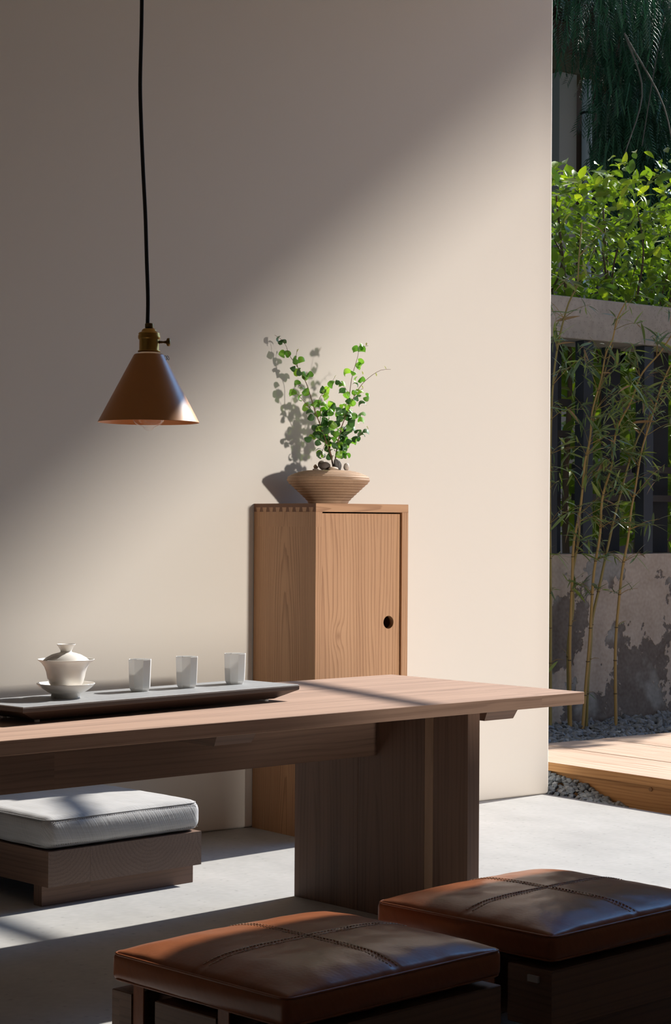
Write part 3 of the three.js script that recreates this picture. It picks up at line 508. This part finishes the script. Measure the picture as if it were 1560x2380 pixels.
{
  const base = grid(800, 1545, 0), t = thing('bonsai_plant', [base.x, base.y, base.z], 0, 'small curly-leaved potted tree growing from the ribbed bowl', 'plant');
  const Lp = (x, y, d) => { const g = grid(x, y, d).sub(base); return [g.x, g.y, g.z]; };
  const dep = (x, y) => 0.035 * noise(x * 0.006, y * 0.006, 5);
  const br = [[[800, 1545], [770, 1400], [650, 1060], [600, 930], [560, 800], [500, 620], [410, 460], [320, 330], [265, 190], [165, 122]], [[600, 960], [540, 890], [480, 825], [410, 750], [340, 700]], [[540, 730], [480, 690], [410, 640]],
    [[650, 1060], [660, 940], [640, 800], [740, 670], [805, 570]], [[805, 1545], [830, 1350], [880, 1100], [960, 900], [1030, 740], [1130, 600], [1300, 485], [1400, 480]], [[965, 740], [990, 560], [1050, 340], [1070, 250], [1160, 225]],
    [[835, 1330], [900, 1290], [990, 1250], [1090, 1170], [1170, 1105]], [[870, 1150], [1000, 1010], [1100, 960]], [[790, 1420], [700, 1250], [560, 1200]], [[780, 1440], [740, 1150], [760, 880]], [[900, 1010], [940, 720], [880, 640]], [[1040, 720], [1110, 680]], [[410, 460], [395, 350], [405, 270]], [[720, 1250], [660, 1395]]];
  br.forEach((b, i) => mesh('branch', taper(b.map(([x, y]) => Lp(x, y, dep(x, y))), i === 0 || i === 4 ? 0.0026 : 0.0012, 0.0005, 6, 26), twigMat, t));
  // a small round leaf rolled back on itself
  const curl = (R, wid, a0, a1) => { const n = 8, pos = [], idx = []; for (let i = 0; i <= n; i++) { const u = i / n, a = a0 + (a1 - a0) * u, w = wid / 2 * Math.pow(Math.sin(Math.PI * (0.06 + 0.9 * Math.pow(u, 0.85))), 0.6); for (const s of [-1, 0, 1]) pos.push(s * w, R * Math.sin(a) * (1 - 0.12 * Math.abs(s)), R * (1 - Math.cos(a)) + 0.12 * R * Math.abs(s)); if (i < n) { const k = i * 3; idx.push(k, k + 1, k + 3, k + 1, k + 4, k + 3, k + 1, k + 2, k + 4, k + 2, k + 5, k + 4); } } const g = new THREE.BufferGeometry(); g.setAttribute('position', new THREE.Float32BufferAttribute(pos, 3)); g.setIndex(idx); g.computeVertexNormals(); return g.translate(0, 0, -R); };
  const cg = [curl(0.0105, 0.020, -1.2, 2.6), curl(0.0105, 0.021, -1.1, 2.4), curl(0.0095, 0.019, -1.4, 3.4), curl(0.012, 0.022, -1.0, 1.9)];
  const cm = [leafMat(0.22, 0.50, 0.03, 0.55), leafMat(0.13, 0.34, 0.025, 0.5), leafMat(0.32, 0.60, 0.035, 0.6), leafMat(0.05, 0.15, 0.028, 0.35)];
  const at = [[220, 165], [250, 205], [255, 320], [290, 325], [400, 385], [450, 390], [365, 480], [390, 520], [440, 510], [460, 545], [500, 570], [550, 550], [410, 640], [460, 715], [510, 730], [365, 745], [450, 790], [520, 865], [500, 885], [545, 960], [560, 1000], [620, 845], [590, 860], [685, 880], [690, 700], [720, 705], [705, 775], [785, 645], [845, 640], [885, 655], [890, 720], [935, 750], [940, 520], [995, 535], [1030, 270], [1070, 240], [1090, 275], [1070, 400], [1065, 445], [1050, 590], [1100, 600], [1025, 650], [1020, 735], [1070, 740], [1135, 770], [1060, 790], [960, 820], [1010, 830], [1100, 855], [765, 865], [800, 880], [840, 925], [900, 880], [960, 890], [905, 925], [690, 950], [750, 945], [715, 975], [860, 1010], [950, 985], [1005, 980], [1100, 980], [1085, 1030], [1000, 1055], [700, 1055], [740, 1060], [820, 1070], [940, 1100], [605, 1110], [660, 1125], [730, 1140], [870, 1100], [700, 1190], [650, 1190], [570, 1210], [530, 1240], [830, 1180], [790, 1170], [900, 1180], [940, 1180], [870, 1215], [665, 1250], [630, 1270], [780, 1240], [920, 1230], [970, 1260], [1010, 1250], [1060, 1160], [1090, 1190], [1135, 1160], [1040, 1225], [700, 1310], [740, 1330], [800, 1300], [860, 1290], [920, 1310], [890, 1340], [660, 1395], [780, 1370], [870, 1390], [745, 1420], [820, 1360], [750, 1290]];
  const extra = []; for (let i = 0; i < 52; i++) extra.push([rr(620, 1000), rr(900, 1410)]);
  [...at, ...extra].forEach(([x, y], i) => {
    const core = Math.max(0, 1 - Math.hypot((x - 800) / 260, (y - 1150) / 330)), d = dep(x, y) + rr(-1, 1) * 0.05 * core + (i >= at.length ? -0.02 : 0);
    const m = mesh('leaf', cg[i % 4], y > 1030 && rnd() < 0.45 ? cm[3] : pick(cm), t); m.position.set(...Lp(x, y, d));
    m.rotation.set(rr(-0.9, 0.9), rr(0, 6.28), rr(-1.2, 1.2), 'YXZ'); m.scale.setScalar(rr(1.0, 1.3));
  });
  const bud = leafMat(0.42, 0.45, 0.12, 0.4);
  for (const [x, y] of [[405, 300], [1140, 225], [1350, 478], [1250, 550], [1160, 1108], [1105, 680], [800, 580], [1105, 540]]) { const m = mesh('bud', bladeGeo(0.013, 0.004, 0.1, 0.6, 4), bud, t); m.position.set(...Lp(x, y, dep(x, y))); m.rotation.set(-1.1, rr(0, 6), 0, 'YXZ'); }
}
// ---------------------------------------------------------------- pendant lamp
{
  const P = [2.3202, 1.2285, 1.4292], k = 0.0001889;
  const t = thing('pendant_lamp', P, 0, 'orange cone pendant lamp on a black cord with a brass socket', 'lamp');
  const top = 0.157, h = 0.1556, r0 = 0.0344, r1 = 0.1154;
  const cone = lathe([[0.021, h - 0.0015], [r0 - 0.003, h - 0.0012], [r0 - 0.0012, h - 0.0024], [r1 - 0.0012, 0], [r1, 0], [r1, 0.001], [r0 + 0.0005, h - 0.0018], [r0 - 0.002, h + 0.0006], [0.021, h + 0.0006]], 96);
  mesh('shade', cone, shadePaint, t);
  const sy = (z) => (1467 - z) * k;
  const socket = mesh('socket', lathe([[0.0001, sy(600)], [0.0255, sy(620)], [0.0255, sy(598)], [0.0227, sy(595)], [0.0227, sy(468)], [0.0250, sy(455)], [0.0256, sy(435)], [0.0250, sy(412)], [0.0240, sy(405)], [0.0250, sy(392)], [0.0225, sy(378)], [0.0180, sy(372)], [0.0172, sy(352)], [0.0135, sy(334)], [0.0085, sy(325)], [0.0001, sy(324)]], 48), brass, t);
  mesh('cord_grip', lathe([[0.0001, sy(326)], [0.0088, sy(326)], [0.0098, sy(318)], [0.0098, sy(278)], [0.0088, sy(268)], [0.0001, sy(268)]], 32), brassDark, t);
  // switch key on the garden side
  const sw = lathe([[0.0001, 0], [0.0032, 0], [0.0034, 0.003], [0.0022, 0.004], [0.0032, 0.006], [0.0022, 0.008], [0.0025, 0.012], [0.0038, 0.0165], [0.0088, 0.0185], [0.0096, 0.021], [0.0092, 0.0245], [0.006, 0.0262], [0.0001, 0.0265]], 20).rotateZ(-Math.PI / 2).translate(0.0225, sy(494), 0).rotateY(-0.6579);
  mesh('switch_key', sw, brassDark, socket);
  mesh('bulb', lathe([[0.0001, sy(1566)], [0.006, sy(1560)], [0.0105, sy(1545)], [0.012, sy(1530)], [0.02, sy(1512)], [0.031, sy(1478)], [0.0372, sy(1430)], [0.0385, sy(1380)], [0.034, sy(1280)], [0.022, sy(1170)], [0.0145, sy(1080)], [0.0135, sy(900)]], 40), clearGlass, t);
  mesh('filament', mergeGeometries([-2, -1, 0, 1, 2].map((i) => tube([[0.004 * i, sy(1100), 0], [0.006 * i, sy(1280), 0.004], [0.007 * i, sy(1420), 0.005]], 0.0005, 5))), std({ color: rgb(0.3, 0.25, 0.2), metalness: 0.6, roughness: 0.5 }), t);
  mesh('lampholder', lathe([[0.0001, sy(640)], [0.0145, sy(640)], [0.0145, sy(905)], [0.0001, sy(905)]], 24), brassDark, t);
  const yy = (v, y) => y - P[1];
  mesh('cord', tube([[-0.0039, 1.448 - P[1], -0.0013], [-0.0036, 1.5055 - P[1], -0.0006], [-0.0068, 1.6037 - P[1], -0.0024], [-0.01, 1.7019 - P[1], -0.0041], [-0.0148, 1.8 - P[1], -0.007], [-0.0197, 1.918 - P[1], -0.0099], [-0.022, 1.9966 - P[1], -0.011], [-0.0209, 2.134 - P[1], -0.009], [-0.0206, 2.3 - P[1], -0.0084], [-0.02, 2.8 - P[1], -0.008], [-0.02, CEIL - P[1], -0.008]], 0.0044, 10, 120), cordMat, t);
  mesh('clip', mergeGeometries([0, 1].map((i) => new THREE.TorusGeometry(0.0048, 0.0007, 6, 20).scale(0.55, 1.15, 1).translate(i * 0.0062, 0, 0))).rotateX(-0.48).rotateY(0.1).translate(0.0285, h - 0.0075, 0.0265), steel, t);
}
// ---------------------------------------------------------------- stools
function cushion(W, H, D, r, { crown = 0.014, belly = 0.004, sag = 0, pw = 2.6, seams = false, n = 44 } = {}) {
  let g = new THREE.BoxGeometry(2, 2, 2, n, 12, n); g.deleteAttribute('uv'); g.deleteAttribute('normal'); g = mergeVertices(g, 1e-4);
  const p = g.attributes.position, h = V(W / 2, H / 2, D / 2);
  for (let i = 0; i < p.count; i++) {
    const q = V(p.getX(i), p.getY(i), p.getZ(i)), a = q.clone();
    // push the outer rows of the grid into the rounded edge
    const b = V(Math.sign(a.x) * Math.pow(Math.abs(a.x), 0.8), a.y, Math.sign(a.z) * Math.pow(Math.abs(a.z), 0.8)).multiply(h);
    const c = V(clamp(b.x, -h.x + r, h.x - r), clamp(b.y, -h.y + r, h.y - r), clamp(b.z, -h.z + r, h.z - r)), d = b.clone().sub(c);
    if (d.lengthSq() > 1e-12) b.copy(c).add(d.multiplyScalar(r / Math.max(d.length(), r * 0.999)));
    const ux = b.x / h.x, uz = b.z / h.z, uy = b.y / h.y;
    if (a.y > 0) {
      let k = crown * (1 - Math.pow(Math.abs(ux), pw)) * (1 - Math.pow(Math.abs(uz), pw));
      if (seams) k -= 0.002 * (Math.exp(-Math.pow(b.x / 0.0042, 2)) + Math.exp(-Math.pow(b.z / 0.0042, 2))) * (1 - Math.pow(Math.abs(ux * uz), 4));
      b.y += k * Math.max(0, uy);
    }
    if (a.y < 0) b.y -= sag * (1 - Math.pow(Math.abs(ux), 4)) * (1 - Math.pow(Math.abs(uz), 4)) * Math.max(0, -uy);
    const mid = 1 - uy * uy; b.x += ux * belly * mid * (1 - uz * uz); b.z += uz * belly * mid * (1 - ux * ux);
    b.y += 0.0012 * noise(b.x * 22, b.z * 22, b.y * 15 + W * 9); 
    p.setXYZ(i, b.x, b.y, b.z);
  }
  g.computeVertexNormals();
  const uv = []; for (let i = 0; i < p.count; i++) uv.push(p.getX(i) / 0.6 + p.getY(i) * 0.9, p.getZ(i) / 0.6 + p.getY(i) * 0.9);
  g.setAttribute('uv', new THREE.Float32BufferAttribute(uv, 2)); return g;
}
const rim = (W, D, r, y, rad) => { const s = []; const P = (x, z) => s.push([x, y, z]); for (const [cx, cz, a0] of [[1, 1, 0], [-1, 1, 1], [-1, -1, 2], [1, -1, 3]]) { for (let i = 0; i <= 4; i++) { const a = (a0 + i / 4) * Math.PI / 2; P(cx * (W / 2 - r) + r * Math.cos(a), cz * (D / 2 - r) + r * Math.sin(a)); } const nx = [[-1, 1], [-1, -1], [1, -1], [1, 1]][a0]; for (let i = 1; i < 8; i++) { const f = i / 8, A = s[s.length - 1 - (i - 1)]; if (i === 1) var st = s[s.length - 1]; const e = a0 % 2 === 0 ? [nx[0] * (W / 2 - r), st[2]] : [st[0], nx[1] * (D / 2 - r)]; P(mix(st[0], e[0], f), mix(st[2], e[1], f)); } } return new THREE.TubeGeometry(new THREE.CatmullRomCurve3(s.map((q) => V(...q)), true, 'catmullrom', 0.1), 160, rad, 6, true); };
function stitchRow(pts, pitch, len, rad) {   // pts: dense polyline
  const out = []; let acc = 0;
  for (let i = 1; i < pts.length; i++) { const d = pts[i].clone().sub(pts[i - 1]); acc += d.length(); if (acc >= pitch) { acc = 0; const c = new THREE.CapsuleGeometry(rad, len, 2, 5); c.applyQuaternion(new THREE.Quaternion().setFromUnitVectors(V(0, 1, 0), d.normalize())); out.push(c.translate(pts[i].x, pts[i].y, pts[i].z)); } }
  return out;
}
function slab(W, D, y0, y1, notch) {   // wooden seat slab with strap notches in its two ends
  const s = new THREE.Shape(), x = W / 2, z = D / 2, nA = -0.135, nB = 0.085, nw = 0.032, nd = 0.04;
  s.moveTo(-x, -z); s.lineTo(x, -z);
  if (notch) for (const c of [-nB, -nA]) { s.lineTo(x, c - nw); s.lineTo(x - nd, c - nw); s.lineTo(x - nd, c + nw); s.lineTo(x, c + nw); }
  s.lineTo(x, z); s.lineTo(-x, z);
  if (notch) for (const c of [-nA, -nB]) { s.lineTo(-x, c + nw); s.lineTo(-x + nd, c + nw); s.lineTo(-x + nd, c - nw); s.lineTo(-x, c - nw); }
  s.closePath();
  return new THREE.ExtrudeGeometry(s, { depth: y1 - y0 - 0.003, bevelEnabled: true, bevelSize: 0.0015, bevelThickness: 0.0015, bevelSegments: 1, bevelOffset: -0.0015 }).rotateX(-Math.PI / 2).translate(0, y0 + 0.0015, 0);
}
const stoolYaw = 0.115;
function leatherStool(x, z, label) {
  const t = thing('leather_stool', [x, 0, z], stoolYaw, label, 'stool', 'leather stools at the table');
  const W = 0.516, D = 0.446, y0 = 0.211, y1 = 0.261, H = y1 - y0, cy = (y0 + y1) / 2, crown = 0.024;
  mesh('seat_slab', grainUV(slab(W - 0.004, D - 0.006, 0.09, 0.197, true), 'z', 1.0, 0.4, 0.2, 0.4), walC, t);
  for (const s of [-1, 1]) mesh('foot', grainUV(box(-W / 2 + 0.004, W / 2 - 0.004, 0, 0.09, s * (D / 2 - 0.05) - 0.022, s * (D / 2 - 0.05) + 0.022, 0.002), 'x', 1.0, 0.4, 0.3, 0.6), walC, t);
  const c = mesh('cushion', cushion(W, H, D, 0.013, { crown, seams: true, n: 128, sag: 0.0138, pw: 5 }).translate(0, cy, 0), leather, t);
  mesh('piping', rim(W - 0.004, D - 0.004, 0.016, y1 - 0.0035, 0.0026), leather, c);
  mesh('piping', rim(W - 0.004, D - 0.004, 0.016, y0 + 0.004, 0.0022), leather, c);
  // twin rows of stitches along the cross seams
  const topY = (px, pz) => y1 + crown * (1 - Math.pow(Math.abs(px / (W / 2)), 5)) * (1 - Math.pow(Math.abs(pz / (D / 2)), 5)) + 0.0005, st = [];
  for (const o of [-0.0072, 0.0072]) {
    const a = [], b = [];
    for (let i = 0; i <= 300; i++) { const f = -0.46 + 0.92 * i / 300; a.push(V(f * W, topY(f * W, o), o)); b.push(V(o, topY(o, f * D), f * D)); }
    st.push(...stitchRow(a, 0.0075, 0.0046, 0.0008), ...stitchRow(b, 0.0075, 0.0046, 0.0008));
  }
  mesh('stitching', mergeGeometries(st), leatherThread, c);
  for (const sx of [-1, 1]) for (const cz of [-0.135, 0.085])
    mesh('strap', box(sx * (W / 2 - 0.006) - 0.0018, sx * (W / 2 - 0.006) + 0.0018, 0.07, y0 + 0.012, cz - 0.03, cz - 0.002, 0.0012), leather, t);
  return t;
}
leatherStool(1.990, 2.487, 'cross-stitched brown leather stool with leather straps showing at its end');
const st2 = leatherStool(2.640, 2.409, 'cross-stitched brown leather stool with a small white tag under its cushion');
mesh('label_tag', box(-0.262, -0.2575, 0.172, 0.184, 0.168, 0.193), std({ color: rgb(0.5, 0.5, 0.5), roughness: 0.7 }), st2);
{ // linen stool on the far side of the table
  const yaw = 0.1085, W = 0.515, D = 0.48, t = thing('linen_stool', [2.663, 0, 0.5114], yaw, 'low walnut stool with a pale grey linen cushion behind the table', 'stool');
  const eA = walEnd(5, 0.02), eB = walEnd(9, 0.2);
  const xs = [-W / 2, -W / 2 + 0.135, W / 2];
  for (let i = 0; i < 2; i++) {
    const g = grainUV(box(xs[i] + (i ? 0.0004 : 0), xs[i + 1], 0.0535, 0.1455, -D / 2, D / 2), 'z', 1.0, 0.4, 0.3 * i, 0.4 * i);
    const p = g.attributes.position, uv = g.attributes.uv, n = g.attributes.normal;
    for (let k = 0; k < p.count; k++) if (Math.abs(n.getZ(k)) > 0.9) uv.setXY(k, (p.getX(k) - xs[i]) / 0.36, (p.getY(k) - 0.0535) / 0.095);
    const e = i ? eB : eA; mesh('seat_plank', g, [walC, walC, walC, walC, e, e], t);
  }
  for (const s of [-1, 1]) mesh('foot', grainUV(box(-W / 2 + 0.001, W / 2 - 0.004, 0, 0.0535, s * (D / 2 - 0.048) - 0.018, s * (D / 2 - 0.048) + 0.018, 0.0015), 'x', 1.0, 0.4, 0.1, 0.7), walC, t);
  const cW = 0.526, cD = 0.486, c = mesh('cushion', cushion(cW, 0.086, cD, 0.03, { crown: 0.006, belly: 0.006, n: 60 }).translate(0, 0.1895, -0.005), linen, t);
  const rows = []; for (const y of [0.2205, 0.1595]) { const a = []; for (let i = 0; i <= 400; i++) a.push(V(-cW / 2 + 0.012 + (cW - 0.024) * i / 400, y + 0.001 * noise(i * 0.05, y), cD / 2 - 0.0085 + 0.0005)); rows.push(...stitchRow(a, 0.0065, 0.0038, 0.0007)); const b = []; for (let i = 0; i <= 300; i++) b.push(V(-cW / 2 + 0.003, y, -cD / 2 + 0.02 + (cD - 0.04) * i / 300)); rows.push(...stitchRow(b, 0.0065, 0.0038, 0.0007)); }
  mesh('seam', rim(cW - 0.012, cD - 0.012, 0.03, 0.2245, 0.0017).translate(0, 0, -0.005), linen, c);
  mesh('seam', rim(cW - 0.012, cD - 0.012, 0.03, 0.1555, 0.0014).translate(0, 0, -0.005), linen, c);
  mesh('stitching', mergeGeometries(rows), linenThread, c);
}
scene.updateMatrixWorld(true);
renderer.render(scene, camera);
